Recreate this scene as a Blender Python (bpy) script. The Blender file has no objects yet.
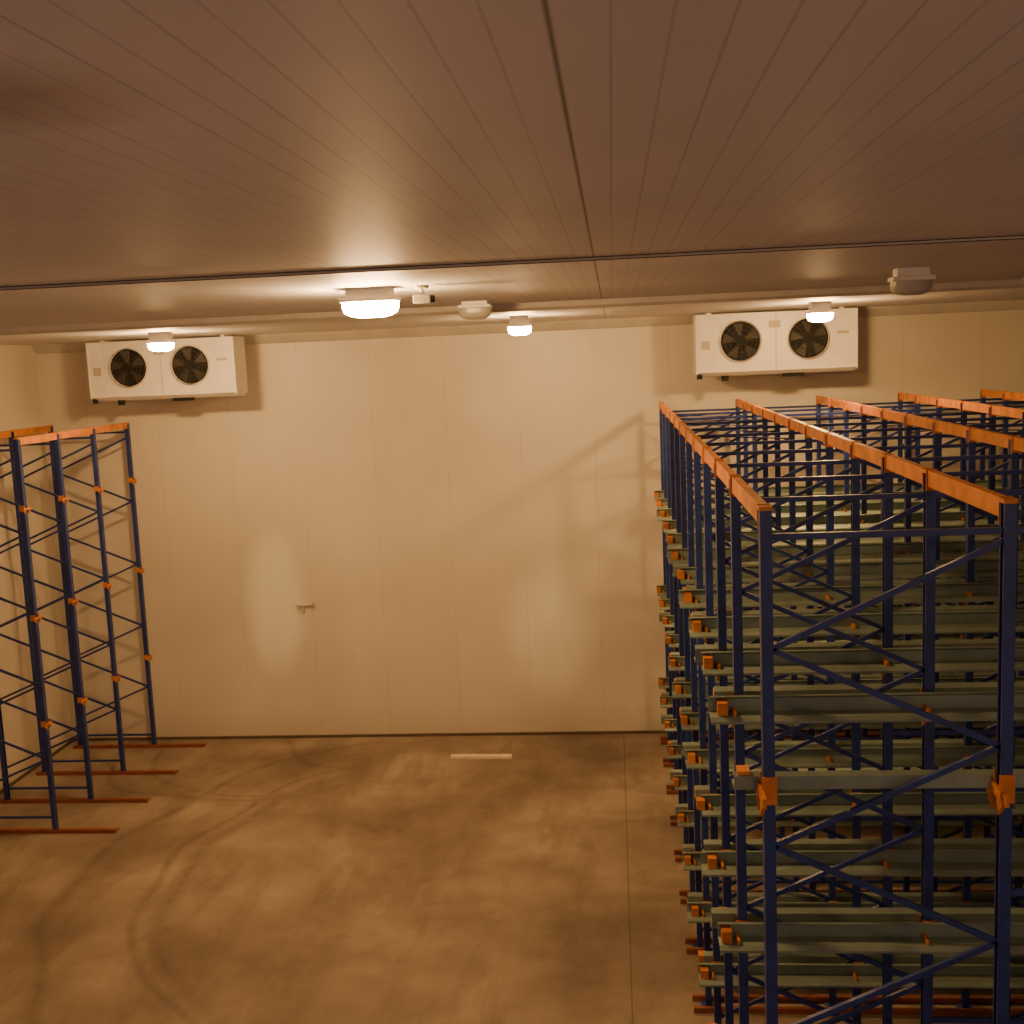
import bpy, math, random
from mathutils import Matrix, Vector
random.seed(7)
scene = bpy.context.scene
CAMZ = 5.99
CEIL = 6.50
YB = 17.7
XL, XR, YF = -9.1, 8.6, -4.0

# ---------------------------------------------------------------- materials
def new_mat(name):
    m = bpy.data.materials.new(name); m.use_nodes = True
    nt = m.node_tree
    b = nt.nodes['Principled BSDF']
    return m, nt, b
def N(nt, t, **kw):
    n = nt.nodes.new(t)
    for k, v in kw.items():
        setattr(n, k, v)
    return n
def mathn(nt, op, a, b=None, c=None, clamp=False):
    n = nt.nodes.new('ShaderNodeMath'); n.operation = op; n.use_clamp = clamp
    for i, v in enumerate((a, b, c)):
        if v is None: continue
        if isinstance(v, (int, float)): n.inputs[i].default_value = v
        else: nt.links.new(v, n.inputs[i])
    return n.outputs[0]
def ramp(nt, fac, stops):
    r = nt.nodes.new('ShaderNodeValToRGB')
    el = r.color_ramp.elements
    while len(el) < len(stops): el.new(0.5)
    for e, (p, c) in zip(el, stops):
        e.position = p; e.color = (c[0], c[1], c[2], 1)
    nt.links.new(fac, r.inputs[0])
    return r.outputs[0]
def mix(nt, fac, a, b, mode='MIX'):
    n = nt.nodes.new('ShaderNodeMix'); n.data_type = 'RGBA'; n.blend_type = mode
    if isinstance(fac, (int, float)): n.inputs[0].default_value = fac
    else: nt.links.new(fac, n.inputs[0])
    for s, v in ((6, a), (7, b)):
        if isinstance(v, tuple): n.inputs[s].default_value = (v[0], v[1], v[2], 1)
        else: nt.links.new(v, n.inputs[s])
    return n.outputs[2]
def noise(nt, vec, scale, detail=4, rough=0.55, dist=0):
    n = nt.nodes.new('ShaderNodeTexNoise')
    n.inputs['Scale'].default_value = scale
    n.inputs['Detail'].default_value = detail
    n.inputs['Roughness'].default_value = rough
    n.inputs['Distortion'].default_value = dist
    nt.links.new(vec, n.inputs['Vector'])
    return n.outputs[0]
def coords(nt):
    g = nt.nodes.new('ShaderNodeNewGeometry')
    s = nt.nodes.new('ShaderNodeSeparateXYZ')
    nt.links.new(g.outputs['Position'], s.inputs[0])
    return g.outputs['Position'], s.outputs
def mapped(nt, vec, sc):
    m = nt.nodes.new('ShaderNodeMapping'); m.inputs['Scale'].default_value = sc
    nt.links.new(vec, m.inputs['Vector']); return m.outputs[0]
def line_mask(nt, coord, period, width, offset=0.0):
    t = mathn(nt, 'ADD', coord, 1000*period - offset + period/2)
    t = mathn(nt, 'MODULO', t, period)
    t = mathn(nt, 'SUBTRACT', t, period/2)
    t = mathn(nt, 'ABSOLUTE', t)
    t = mathn(nt, 'DIVIDE', t, width)
    return mathn(nt, 'SUBTRACT', 1.0, t, clamp=True)

def paint(name, col, rough=0.45, metal=0.0, var=0.25, scale=6.0, bump=0.0):
    m, nt, b = new_mat(name)
    pos, xyz = coords(nt)
    n = noise(nt, pos, scale)
    dark = tuple(c*(1-var) for c in col); lite = tuple(min(1, c*(1+var)) for c in col)
    nt.links.new(ramp(nt, n, [(0.3, dark), (0.7, lite)]), b.inputs['Base Color'])
    b.inputs['Roughness'].default_value = rough
    b.inputs['Metallic'].default_value = metal
    return m

def wall_material():
    m, nt, b = new_mat('insulated_panel_wall')
    pos, xyz = coords(nt)
    big = noise(nt, pos, 0.35, 3)
    st = noise(nt, mapped(nt, pos, (3.0, 3.0, 0.35)), 1.2, 5)
    c = ramp(nt, big, [(0.3, (0.66, 0.60, 0.50)), (0.7, (0.82, 0.76, 0.64))])
    c = mix(nt, mathn(nt, 'MULTIPLY', st, 0.35), c, (0.62, 0.54, 0.43))
    horiz = mathn(nt, 'ADD', xyz[0], xyz[1])
    jl = line_mask(nt, horiz, 1.15, 0.012, offset=YB-6.05)
    patchy = noise(nt, pos, 0.8, 2)
    jv = mathn(nt, 'MULTIPLY', jl, mathn(nt, 'MULTIPLY', patchy, 0.4))
    c = mix(nt, jv, c, (0.35, 0.29, 0.2))
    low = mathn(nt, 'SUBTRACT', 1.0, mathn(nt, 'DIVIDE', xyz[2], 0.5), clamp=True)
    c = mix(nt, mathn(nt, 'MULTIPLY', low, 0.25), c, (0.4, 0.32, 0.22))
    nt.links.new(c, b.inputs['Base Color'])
    b.inputs['Roughness'].default_value = 0.42
    bp = N(nt, 'ShaderNodeBump'); bp.inputs['Strength'].default_value = 0.2; bp.inputs['Distance'].default_value = 0.01
    nt.links.new(mathn(nt, 'SUBTRACT', mathn(nt, 'MULTIPLY', big, 0.6), mathn(nt, 'MULTIPLY', jl, .4)), bp.inputs['Height'])
    nt.links.new(bp.outputs[0], b.inputs['Normal'])
    return m

def ceiling_material():
    m, nt, b = new_mat('ribbed_ceiling_panel')
    pos, xyz = coords(nt)
    big = noise(nt, pos, 0.5, 4)
    streak = noise(nt, mapped(nt, pos, (6.0, 0.35, 1)), 1.5, 4)
    c = ramp(nt, big, [(0.3, (0.64, 0.63, 0.68)), (0.7, (0.80, 0.78, 0.82))])
    c = mix(nt, mathn(nt, 'MULTIPLY', streak, 0.3), c, (0.80, 0.78, 0.80))
    rib = line_mask(nt, xyz[0], 0.0958, 0.005, offset=-0.082)
    wv = mathn(nt, 'MULTIPLY', rib, mathn(nt, 'MULTIPLY', streak, 0.75))
    c = mix(nt, wv, c, (0.26, 0.23, 0.22))
    jl = line_mask(nt, xyz[0], 2.3, 0.008, offset=-0.082)
    side = mathn(nt, 'SUBTRACT', 1.0, mathn(nt, 'MULTIPLY', mathn(nt, 'ABSOLUTE', xyz[0]), 0.5), clamp=True)
    c = mix(nt, mathn(nt, 'MULTIPLY', jl, mathn(nt, 'MULTIPLY', side, .85)), c, (0.05, 0.04, 0.035))
    dx = mathn(nt, 'DIVIDE', mathn(nt, 'ADD', xyz[0], 1.25), 0.5); dy = mathn(nt, 'DIVIDE', mathn(nt, 'SUBTRACT', xyz[1], 2.1), 0.35)
    d = mathn(nt, 'SQRT', mathn(nt, 'ADD', mathn(nt, 'MULTIPLY', dx, dx), mathn(nt, 'MULTIPLY', dy, dy)))
    st = mathn(nt, 'SUBTRACT', 1.0, d, clamp=True)
    n2 = noise(nt, pos, 5, 4)
    c = mix(nt, mathn(nt, 'MULTIPLY', st, mathn(nt, 'MULTIPLY', n2, 1.2)), c, (0.24, 0.12, 0.05))
    nt.links.new(c, b.inputs['Base Color'])
    b.inputs['Roughness'].default_value = 0.6
    bp = N(nt, 'ShaderNodeBump'); bp.inputs['Strength'].default_value = 0.06; bp.inputs['Distance'].default_value = 0.004
    nt.links.new(mathn(nt, 'SUBTRACT', 1.0, mathn(nt, 'MAXIMUM', rib, jl)), bp.inputs['Height'])
    nt.links.new(bp.outputs[0], b.inputs['Normal'])
    return m

def floor_material():
    m, nt, b = new_mat('stained_concrete_floor')
    pos, xyz = coords(nt)
    n1 = noise(nt, pos, 0.5, 6, 0.6, 0.2)
    n2 = noise(nt, pos, 2.6, 7, 0.7)
    n3 = noise(nt, mapped(nt, pos, (1.5, 0.45, 1)), 0.9, 6, 0.65, 0.3)
    nlow = noise(nt, pos, 0.5, 0)
    c = ramp(nt, n1, [(0.34, (0.15, 0.108, 0.080)), (0.5, (0.26, 0.20, 0.152)), (0.66, (0.40, 0.325, 0.25))])
    c = mix(nt, mathn(nt, 'MULTIPLY', ramp(nt, n2, [(0.4, (0, 0, 0)), (0.7, (1, 1, 1))]), 0.3), c, (0.40, 0.335, 0.26))
    c = mix(nt, mathn(nt, 'MULTIPLY', ramp(nt, n3, [(0.48, (0, 0, 0)), (0.62, (1, 1, 1))]), 0.5), c, (0.145, 0.105, 0.075))
    tracks = None
    wob = mathn(nt, 'MULTIPLY', mathn(nt, 'SUBTRACT', nlow, .5), .8)
    leftside = mathn(nt, 'SUBTRACT', mathn(nt, 'MULTIPLY', xyz[0], -1.0), 3.6, clamp=True)
    for cx, cy, r, w in ((-1.3, 12.9, 4.1, .14), (-1.3, 12.9, 4.35, .08), (-1.3, 12.9, 5.3, .12), (-5.6, 17.6, 2.6, .08), (-5.4, 17.2, 2.0, .07), (-3.0, 19.0, 2.9, .10)):
        dx = mathn(nt, 'SUBTRACT', xyz[0], cx); dy = mathn(nt, 'SUBTRACT', xyz[1], cy)
        d = mathn(nt, 'SQRT', mathn(nt, 'ADD', mathn(nt, 'MULTIPLY', dx, dx), mathn(nt, 'MULTIPLY', dy, dy)))
        d = mathn(nt, 'ABSOLUTE', mathn(nt, 'SUBTRACT', mathn(nt, 'ADD', d, wob), r))
        k = mathn(nt, 'SUBTRACT', 1.0, mathn(nt, 'DIVIDE', d, w), clamp=True)
        tracks = k if tracks is None else mathn(nt, 'MAXIMUM', tracks, k)
    gate = ramp(nt, n2, [(0.30, (.25, .25, .25)), (0.65, (1, 1, 1))])
    tracks = mathn(nt, 'MULTIPLY', tracks, leftside)
    c = mix(nt, mathn(nt, 'MULTIPLY', mathn(nt, 'MULTIPLY', tracks, gate), 0.55), c, (0.08, 0.058, 0.042))
    jx = line_mask(nt, xyz[0], 40, 0.012, offset=0.0)
    c = mix(nt, mathn(nt, 'MULTIPLY', jx, 0.7), c, (0.06, 0.04, 0.028))
    nt.links.new(c, b.inputs['Base Color'])
    nt.links.new(ramp(nt, n2, [(0.3, (.5,)*3), (0.7, (.75,)*3)]), b.inputs['Roughness'])
    bp = N(nt, 'ShaderNodeBump'); bp.inputs['Strength'].default_value = 0.2; bp.inputs['Distance'].default_value = 0.02
    nt.links.new(n2, bp.inputs['Height']); nt.links.new(bp.outputs[0], b.inputs['Normal'])
    return m

M_WALL = wall_material(); M_CEIL = ceiling_material(); M_FLOOR = floor_material()
M_BLUE = paint('navy_blue_powder_coat', (0.020, 0.042, 0.20), 0.4)
M_ORANGE = paint('orange_powder_coat', (0.64, 0.22, 0.03), 0.45)
M_RED = paint('worn_red_oxide_steel', (0.26, 0.075, 0.03), 0.6)
M_RAIL = paint('galvanised_steel', (0.24, 0.31, 0.26), 0.5, 0.2, 0.2, 3)
M_WHITE = paint('white_enamel_casing', (0.75, 0.72, 0.66), 0.4, 0, 0.06, 4)
M_TRIM = paint('white_trim_plastic', (0.60, 0.56, 0.50), 0.5, 0, 0.08, 4)
M_DARK = paint('dark_joint_sealant', (0.06, 0.045, 0.035), 0.7)
M_BASE = paint('grimy_floor_seal', (0.12, 0.085, 0.055), 0.7)
M_BLACK = paint('black_plastic', (0.006, 0.006, 0.006), 0.8)
M_WIRE = paint('steel_wire', (0.04, 0.035, 0.03), 0.6)
M_GREY = paint('grey_plastic_box', (0.32, 0.30, 0.27), 0.5, 0, 0.1)
M_PALE = paint('pale_lumber', (0.80, 0.70, 0.50), 0.7, 0, 0.1)
M_LABEL = paint('label_sticker', (0.45, 0.38, 0.28), 0.5, 0, 0.1)
def lamp_mat(name, strength):
    m, nt, b = new_mat(name)
    b.inputs['Base Color'].default_value = (0.9, 0.8, 0.6, 1)
    b.inputs['Emission Color'].default_value = (1.0, 0.57, 0.22, 1)
    b.inputs['Emission Strength'].default_value = strength
    return m
M_LAMP = lamp_mat('lit_lamp_lens', 560)
M_LAMP_REAR = lamp_mat('lit_lamp_lens_rear', 280)
M_UNLIT = paint('unlit_lamp_lens', (0.45, 0.42, 0.36), 0.3, 0, 0.05)

# ---------------------------------------------------------------- mesh helper
class MB:
    def __init__(s): s.v = []; s.f = []; s.m = []; s.mats = []
    def mi(s, mat):
        if mat not in s.mats: s.mats.append(mat)
        return s.mats.index(mat)
    def add(s, vs, fs, mat):
        o = len(s.v); s.v += [tuple(p) for p in vs]
        k = s.mi(mat)
        for f in fs: s.f.append([i+o for i in f]); s.m.append(k)
    def box(s, x0, x1, y0, y1, z0, z1, mat):
        vs = [(x, y, z) for z in (z0, z1) for y in (y0, y1) for x in (x0, x1)]
        s.add(vs, [(0, 2, 3, 1), (4, 5, 7, 6), (0, 1, 5, 4), (2, 6, 7, 3), (0, 4, 6, 2), (1, 3, 7, 5)], mat)
    def bar(s, a, b, w, h, mat, up=(0, 0, 1)):
        a = Vector(a); b = Vector(b); d = (b-a).normalized(); up = Vector(up)
        sd = d.cross(up)
        if sd.length < 1e-4: sd = d.cross(Vector((1, 0, 0)))
        sd.normalize(); u = sd.cross(d)
        vs = []
        for p in (a, b):
            for i, j in ((-1, -1), (1, -1), (1, 1), (-1, 1)):
                vs.append(p + sd*(w/2*i) + u*(h/2*j))
        s.add(vs, [(0, 1, 2, 3)[::-1], (4, 5, 6, 7), (0, 1, 5, 4), (1, 2, 6, 5), (2, 3, 7, 6), (3, 0, 4, 7)], mat)
    def prism(s, prof, origin, ax_u, ax_v, ax_w, length, mat):
        o = Vector(origin); U = Vector(ax_u); V = Vector(ax_v); W = Vector(ax_w)
        n = len(prof)
        vs = [o+U*p[0]+V*p[1] for p in prof] + [o+U*p[0]+V*p[1]+W*length for p in prof]
        fs = [(i, (i+1) % n, n+(i+1) % n, n+i) for i in range(n)]
        fs += [tuple(range(n))[::-1], tuple(range(n, 2*n))]
        s.add(vs, fs, mat)
    def cyl(s, a, b, r, mat, n=16, r2=None):
        a = Vector(a); b = Vector(b); d = (b-a).normalized()
        u = d.cross(Vector((0, 0, 1)))
        if u.length < 1e-4: u = Vector((1, 0, 0))
        u.normalize(); w = d.cross(u); r2 = r if r2 is None else r2
        vs = [p + (u*math.cos(t)+w*math.sin(t))*rr for p, rr in ((a, r), (b, r2)) for t in [2*math.pi*i/n for i in range(n)]]
        fs = [(i, (i+1) % n, n+(i+1) % n, n+i) for i in range(n)] + [tuple(range(n))[::-1], tuple(range(n, 2*n))]
        s.add(vs, fs, mat)
    def torus(s, c, R, r, mat, n=36, k=6):
        vs = []; fs = []
        for i in range(n):
            t = 2*math.pi*i/n
            for j in range(k):
                q = 2*math.pi*j/k; rr = R + r*math.cos(q)
                vs.append((c[0]+rr*math.cos(t), c[1]+r*math.sin(q), c[2]+rr*math.sin(t)))
        for i in range(n):
            for j in range(k):
                fs.append((i*k+j, ((i+1) % n)*k+j, ((i+1) % n)*k+(j+1) % k, i*k+(j+1) % k))
        s.add(vs, fs, mat)
    def build(s, name, parent=None, bevel=0.0):
        me = bpy.data.meshes.new(name); me.from_pydata(s.v, [], s.f)
        for m in s.mats: me.materials.append(m)
        me.polygons.foreach_set('material_index', s.m)
        import bmesh
        bm = bmesh.new(); bm.from_mesh(me); bmesh.ops.recalc_face_normals(bm, faces=bm.faces); bm.to_mesh(me); bm.free()
        me.update()
        ob = bpy.data.objects.new(name, me); scene.collection.objects.link(ob)
        if parent: ob.parent = parent
        if bevel:
            b = ob.modifiers.new('bevel', 'BEVEL'); b.width = bevel; b.segments = 2; b.limit_method = 'ANGLE'
        return ob
def empty(name):
    e = bpy.data.objects.new(name, None); scene.collection.objects.link(e); e.empty_display_size = .3
    return e

# ---------------------------------------------------------------- room shell (front wall left out so world light fills in from behind the viewer)
T = 0.15
def slab(name, x0, x1, y0, y1, z0, z1, mat):
    b = MB(); b.box(x0, x1, y0, y1, z0, z1, mat); return b.build(name)
slab('floor', XL-T, XR+T, YF, YB+T, -0.2, 0, M_FLOOR)
slab('ceiling', XL-T, XR+T, YF, YB+T, CEIL, CEIL+0.2, M_CEIL)
slab('wall_back', XL-T, XR+T, YB, YB+T, 0, CEIL, M_WALL)
slab('wall_left', XL-T, XL, YF, YB, 0, CEIL, M_WALL)
slab('wall_right', XR, XR+T, YF, YB, 0, CEIL, M_WALL)
b = MB(); b.box(XL, XR, YB-0.03, YB, 0, 0.04, M_BASE); b.build('baseboard_back')
b = MB(); b.box(XL, XL+0.03, YF, YB-.03, 0, 0.04, M_BASE); b.build('baseboard_left')
sy = 6.28
b = MB(); b.box(XL, XR, sy-.02, sy+.02, CEIL-0.014, CEIL, M_TRIM); b.box(XL, XR, sy-.005, sy+.005, CEIL-0.018, CEIL-0.014, M_DARK); b.box(XL, XR, sy-.04, sy-.02, CEIL-0.004, CEIL, M_DARK); b.build('trim_1')
b = MB(); b.prism([(-.09, 0), (.09, 0), (.07, -.05), (.03, -.075), (-.03, -.075), (-.07, -.05)], (XL, 11.2, CEIL), (0, 1, 0), (0, 0, 1), (1, 0, 0), XR-XL, M_TRIM); b.build('trim_2')
b = MB(); b.prism([(0, 0), (-.14, 0), (-.12, -.03), (-.03, -.12), (0, -.14)], (XL, YB, CEIL), (0, 1, 0), (0, 0, 1), (1, 0, 0), XR-XL, M_TRIM); b.build('trim_3')

# ---------------------------------------------------------------- racks
POST_PROF = [(-.034, -.028), (.034, -.028), (.034, .028), (.018, .028), (.018, .022), (.027, .022), (.027, -.021), (-.027, -.021), (-.027, .022), (-.018, .022), (-.018, .028), (-.034, .028)]
TOP = 5.22
def add_post(B, x, y, sgn=1, top=TOP):
    B.prism([(p[0], p[1]*sgn) for p in POST_PROF], (x, y, 0.012), (0, 1, 0), (1, 0, 0), (0, 0, 1), top-0.012, M_BLUE)
    B.box(x-.07, x+.07, y-.06, y+.06, 0, 0.012, M_BLUE)
def add_frame(B, xa, xb, y, zstart=5.04, half=0.5):
    add_post(B, xa, y, 1); add_post(B, xb, y, -1)
    i0, i1 = xa+.02, xb-.02
    B.bar((i0, y, TOP-.13), (i1, y, TOP-.13), .025, .03, M_BLUE)
    B.bar((i0, y, 0.2), (i1, y, 0.2), .025, .03, M_BLUE)
    z = zstart; side = 1
    while z-half > 0.15:
        z2 = z-half
        p, q = ((i1, y, z), (i0, y, z2)) if side else ((i0, y, z), (i1, y, z2))
        B.bar(p, q, .024, .028, M_BLUE)
        z = z2; side = 1-side
def bracket(B, x, y, z, sx, k=1.0):
    B.box(x-.036, x+.036, y-.044, y-.035, z-.09*k, z+.05*k, M_ORANGE)
    B.box(x-.036, x+.036, y+.035, y+.044, z-.09*k, z+.05*k, M_ORANGE)
    xx = x-sx*.040
    B.box(xx-.009, xx+.009, y-.17*k, y+.17*k, z-.06*k, z-.01*k, M_ORANGE)
    for s in (-1, 1):
        B.prism([(0, 0), (.10*s*k, 0), (0, -.09*k)], (xx-.009, y+.04*s, z-.058*k), (0, 1, 0), (0, 0, 1), (1, 0, 0), .018, M_ORANGE)

ys = [5.5, 6.85] + [7.88+1.05*i for i in range(9)] + [17.25]
xs = [0.70, 1.82, 2.99, 4.16, 5.33, 6.5, 7.67]
levels = [3.83, 2.39, 0.96]
rackR = empty('pallet_rack')
B = MB()
for y in ys:
    for k in (0, 2, 4):
        add_frame(B, xs[k], xs[k+1], y)
    add_post(B, xs[6], y, 1)
    for k in (1, 3, 5):
        for z in (TOP-.13, 3.3, 1.8, .2):
            B.bar((xs[k]+.02, y, z), (xs[k+1]-.02, y, z), .025, .03, M_BLUE)
for i in (6, 7, 8, 9, 10):
    for k in (0, 2, 4):
        y0, y1 = ys[i]+.05, ys[i+1]-.05
        B.bar((xs[k]+.05, y0, TOP-.17), (xs[k+1]-.05, y1, TOP-.17), .025, .012, M_BLUE)
        B.bar((xs[k+1]-.05, y0, TOP-.185), (xs[k]+.05, y1, TOP-.185), .025, .012, M_BLUE)
B.build('upright_frames', rackR)
B = MB()
for k, x in enumerate(xs):
    for a, c in zip(ys[:-1], ys[1:]):
        B.box(x-.022, x+.022, a+.036, c-.036, TOP-.075, TOP+.02, M_ORANGE)
        for yy in (a+.036, c-.044):
            B.box(x-.032, x+.032, yy, yy+.008, TOP-.10, TOP+.024, M_ORANGE)
        B.box(x-.032, x+.032, a-.036, a+.036, TOP, TOP+.02, M_ORANGE)
    B.box(x-.032, x+.032, ys[-1]-.036, ys[-1]+.036, TOP, TOP+.02, M_ORANGE)
B.build('top_beams', rackR)
B = MB(); C = MB()
XA, XB = 0.56, 8.0
for i, y in enumerate(ys):
    for z in levels:
        for s in (-1, 1):
            if i == 0 and s == -1: continue
            if i == len(ys)-1 and s == 1: continue
            h = .6 if i == 0 else 1.0
            prof = [(.055*s, .08*h), (.055*s, -.02), (.17*s, -.02), (.20*s, -.045), (.20*s, -.03), (.175*s, -.008), (.067*s, -.008), (.067*s, .070*h), (.105*s, .092*h), (.095*s, .10*h)]
            jx = random.uniform(-.05, .04)
            B.prism(prof, (XA+jx, y, z), (0, 1, 0), (0, 0, 1), (1, 0, 0), XB-XA-jx, M_RAIL)
            C.box(XA+.0, XA+.06, y+min(.069*s, .16*s), y+max(.069*s, .16*s), z-.005, z+.07, M_ORANGE)
        for x in xs:
            bracket(C, x, y, z+.03, 1)
    C.box(XA, XB, y-.12, y-.08, 0, .05, M_RED)
    C.box(XA, XB, y+.08, y+.12, 0, .05, M_RED)
B.build('pallet_rails', rackR)
C.build('rail_brackets', rackR)

rackL = empty('pallet_rack.001')
yl = [14.0, 15.05, 16.15, 17.35]
xa, xb = -8.80, -7.56
B = MB(); C = MB()
for y in yl:
    add_frame(B, xa, xb, y, 5.0, 0.5)
    for z in (4.35, 2.92, 1.5):
        bracket(C, xb, y, z, -1, .55)
    C.box(xa-.1, xb+.85, y-.055, y+.055, 0.013, .025, M_RED)
    C.box(xa-.1, xb+.85, y-.075, y-.06, 0.0, .05, M_RED)
for x in (xa, xb):
    for a, c in zip(yl[:-1], yl[1:]):
        C.box(x-.022, x+.022, a+.036, c-.036, TOP-.075, TOP+.02, M_ORANGE)
    for y in yl: C.box(x-.032, x+.032, y-.036, y+.036, TOP, TOP+.02, M_ORANGE)
B.build('upright_frames', rackL); C.build('beams_and_brackets', rackL)

# ---------------------------------------------------------------- evaporator units
def evaporator(name, xc, yf):
    e = empty(name)
    w, h, d = 2.26, 0.82, 0.5
    x0, x1 = xc-w/2, xc+w/2; z1 = CEIL-.03; z0 = z1-h
    B = MB()
    B.prism([(0, 0), (d, 0), (d, h), (0, h)], (x0+.02, yf, z0), (0, 1, 0), (0, 0, 1), (1, 0, 0), w-.04, M_WHITE)
    B.box(x0, x0+.02, yf-.02, yf+d+.01, z0-.02, z1, M_WHITE)
    B.box(x1-.02, x1, yf-.02, yf+d+.01, z0-.02, z1, M_WHITE)
    B.prism([(-.015, 0), (d+.02, 0), (d-.08, -.07), (.06, -.05)], (x0+.02, yf, z0), (0, 1, 0), (0, 0, 1), (1, 0, 0), w-.04, M_WHITE)
    B.box(xc-.012, xc+.012, yf-.006, yf, z0, z1, M_TRIM)
    B.box(x0+.25, x0+.255, yf-.004, yf, z0, z1, M_TRIM)
    B.build('casing', e, .006)
    B = MB()
    zc = z0+h*.52
    for fx in (xc-.50, xc+.45):
        R = .28
        B.cyl((fx, yf-.002, zc), (fx, yf-.012, zc), R, M_BLACK, 40)
        B.torus((fx, yf-.02, zc), R+.006, .012, M_TRIM, 40)
        B.cyl((fx, yf-.012, zc), (fx, yf-.07, zc), .075, M_BLACK, 20)
        for i in range(5):
            t = 2*math.pi*i/5+.3
            p = []
            for rr, dt, yy in ((.07, -.25, -.02), (.26, -.15, -.02), (.26, .42, -.045), (.07, .3, -.045)):
                p.append((fx+rr*math.cos(t+dt), yf+yy, zc+rr*math.sin(t+dt)))
            q = [(a, b_-.006, c) for a, b_, c in p]
            B.add(p+q, [(0, 1, 2, 3), (7, 6, 5, 4), (0, 1, 5, 4), (1, 2, 6, 5), (2, 3, 7, 6), (3, 0, 4, 7)], M_WIRE)
        for rr in (.10, .16, .22, .28): B.torus((fx, yf-.085, zc), rr, .003, M_WIRE, 32, 4)
        for i in range(8):
            t = math.pi*2*i/8
            B.bar((fx+.05*math.cos(t), yf-.09, zc+.05*math.sin(t)), (fx+.285*math.cos(t), yf-.085, zc+.285*math.sin(t)), .005, .005, M_WIRE, up=(0, 1, 0))
            B.bar((fx+.285*math.cos(t), yf-.085, zc+.285*math.sin(t)), (fx+.285*math.cos(t), yf-.005, zc+.285*math.sin(t)), .005, .005, M_WIRE)
    B.build('fans', e)
    B = MB()
    B.box(xc-.10, xc+.06, yf-.010, yf-.007, z1-.22, z1-.12, M_LABEL)
    B.box(x1-.28, x1-.12, yf-.010, yf-.001, zc+.05, zc+.09, M_LABEL)
    B.box(x0+.08, x0+.2, yf-.010, yf-.001, zc-.1, zc+.02, M_LABEL)
    B.cyl((x0+.42, yf+.12, z0-.05), (x0+.42, yf+.12, z0-.13), .05, M_BLACK)
    B.box(xc+.1, xc+.4, yf+.08, yf+.2, z0-.10, z0-.055, M_BLACK)
    B.cyl((x0+.05, yf+.05, z0-.02), (x0+.05, yf+.05, z0-.09), .04, M_BLACK)
    for x in (x0+.2, x1-.2):
        B.box(x-.03, x+.03, yf+.1, yf+.4, z1, CEIL, M_WHITE)
    B.build('fittings', e)
    return e
evaporator('evaporator_cooling_unit', -6.69, 16.75)
evaporator('evaporator_cooling_unit', 2.32, 16.75)

# ---------------------------------------------------------------- lamps
def bulkhead(x, y, lens, scale=1.0, drop=.09):
    e = empty('bulkhead_lamp')
    B = MB()
    w, d = .17*scale, .10*scale
    z = CEIL-drop
    B.box(x-w*.8, x+w*.8, y-d*.8, y+d*.8, z-.01, CEIL, M_WHITE)
    B.box(x-w*1.02, x+w*1.02, y-d*1.05, y+d*1.05, z-.03, z, M_WHITE)
    B.build('housing', e, .005)
    B = MB()
    n = 28; rings = [(1.0, -.031), (1.0, -.07), (.93, -.10), (.75, -.12), (.45, -.132)]
    vs = []
    for s_, zz in rings:
        for i in range(n):
            t = 2*math.pi*i/n
            cx = math.copysign(abs(math.cos(t))**.6, math.cos(t)); sy = math.copysign(abs(math.sin(t))**.6, math.sin(t))
            vs.append((x+w*s_*cx, y+d*s_*sy, z+zz))
    fs = [(r*n+i, r*n+(i+1) % n, (r+1)*n+(i+1) % n, (r+1)*n+i) for r in range(len(rings)-1) for i in range(n)]
    fs.append(tuple(range((len(rings)-1)*n, len(rings)*n))); fs.append(tuple(range(n)))
    B.add(vs, fs, lens)
    B.build('lens', e)
    return e
bulkhead(-1.64, 7.9, M_LAMP, 1.12, .065)
bulkhead(-1.14, 14.5, M_LAMP, .85, .11)
bulkhead(-5.77, 14.5, M_LAMP, .95, .11)
bulkhead(2.54, 14.5, M_LAMP, .9, .11)
bulkhead(2.5, -0.5, M_LAMP_REAR)
bulkhead(2.15, 8.6, M_UNLIT, .85, .06)
bulkhead(-1.21, 10.4, M_UNLIT, .85, .03)

B = MB()
cx, cy = -1.28, 7.9
B.cyl((cx, cy, CEIL), (cx, cy, CEIL-.02), .05, M_WHITE)
B.cyl((cx, cy, CEIL-.02), (cx, cy, CEIL-.06), .014, M_WHITE)
B.box(cx-.06, cx+.06, cy-.03, cy+.03, CEIL-.12, CEIL-.06, M_GREY)
B.cyl((cx+.06, cy, CEIL-.09), (cx+.085, cy, CEIL-.09), .025, M_BLACK)
B.build('security_camera', None, .004)

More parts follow.
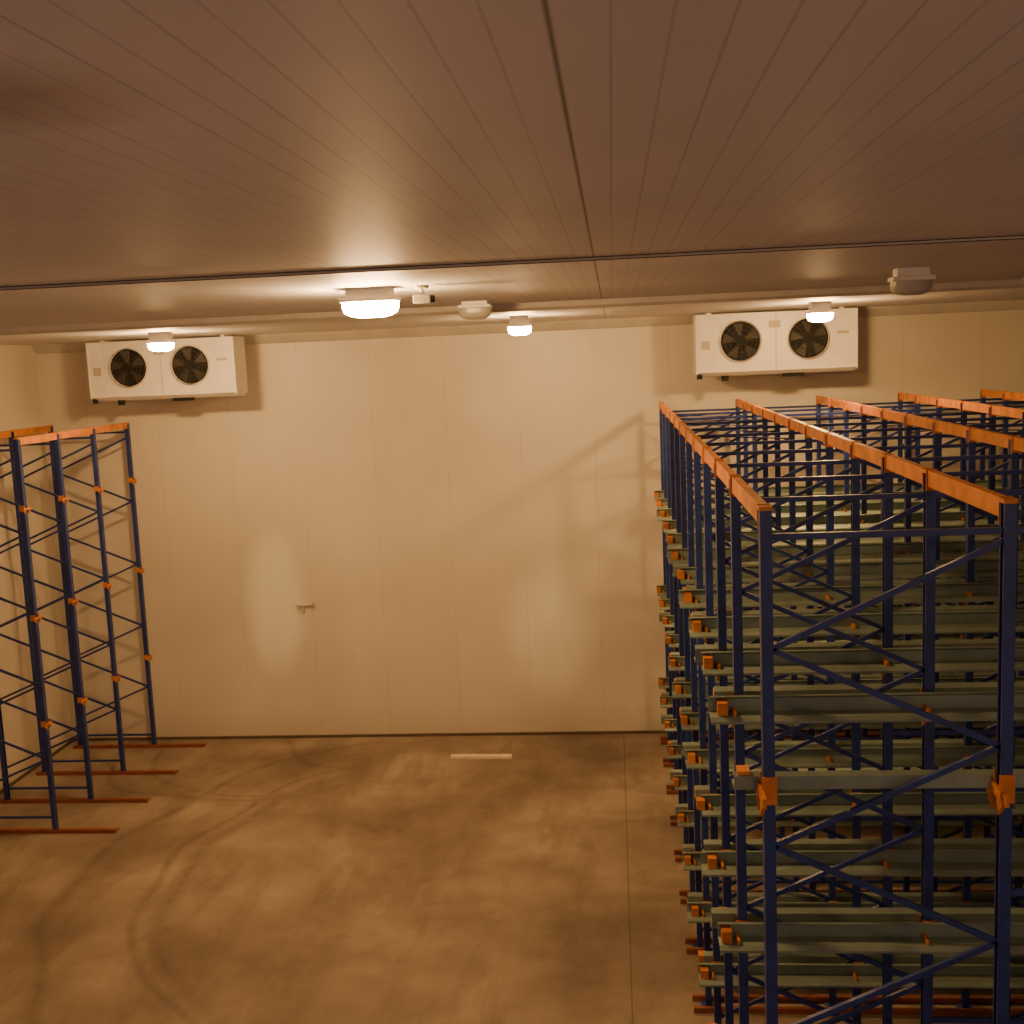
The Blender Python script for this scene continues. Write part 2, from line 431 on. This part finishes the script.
B = MB()
B.prism([(0, 0), (.11, 0), (.11, .03), (.10, .045), (.01, .045), (0, .03)], (-2.62, 16.6, 0), (0, 1, 0), (0, 0, 1), (1, -.02, 0), .93, M_PALE)
B.build('timber_strip')
B = MB(); o = -.14
B.box(-5.03+o, -4.77+o, YB-.03, YB, 2.18, 2.20, M_LABEL)
B.cyl((-4.98+o, YB-.05, 2.15), (-4.98+o, YB, 2.15), .025, M_LABEL)
B.cyl((-4.74+o, YB-.05, 2.2), (-4.74+o, YB, 2.2), .03, M_LABEL)
B.box(-4.92+o, -4.89+o, YB-.03, YB, 2.06, 2.18, M_LABEL)
B.build('wall_latch')

# ---------------------------------------------------------------- added unseen spots behind the viewer, throwing bright patches on the back wall
def spot(loc, tgt, energy, size, sx, blend, color):
    l = bpy.data.lights.new('added_patch_spot', 'SPOT'); l.energy = energy; l.spot_size = math.radians(size); l.spot_blend = blend
    l.color = color; l.shadow_soft_size = .04
    o = bpy.data.objects.new('added_patch_spot', l); scene.collection.objects.link(o)
    o.location = loc
    o.rotation_euler = (Vector(tgt)-Vector(loc)).to_track_quat('-Z', 'Y').to_euler()
    o.scale = (sx, 1, 1)
spot((-2.6, -1.5, 5.2), (-5.50, YB, 2.25), 2600, 8.0, .42, .9, (1, .66, .3))
spot((-0.9, -1.5, 5.2), (-1.12, YB, 1.75), 2000, 7.5, .7, 1.0, (1, .66, .3))

# ---------------------------------------------------------------- world
w = bpy.data.worlds.new('world'); scene.world = w; w.use_nodes = True
w.node_tree.nodes['Background'].inputs[0].default_value = (1.0, 0.66, 0.62, 1)
w.node_tree.nodes['Background'].inputs[1].default_value = 0.36

# ---------------------------------------------------------------- camera
f = 1150.0
yaw, pitch, roll = math.radians(5.26), math.radians(7.66), math.radians(2.46)
cd = bpy.data.cameras.new('camera'); cam = bpy.data.objects.new('camera', cd); scene.collection.objects.link(cam)
cd.sensor_width = 36; cd.lens = 36*f/1024; cd.clip_start = .05
R = Matrix.Rotation(yaw, 4, 'Z') @ Matrix.Rotation(math.pi/2-pitch, 4, 'X') @ Matrix.Rotation(-roll, 4, 'Z')
cam.matrix_world = Matrix.Translation((0, 0, CAMZ)) @ R
scene.camera = cam
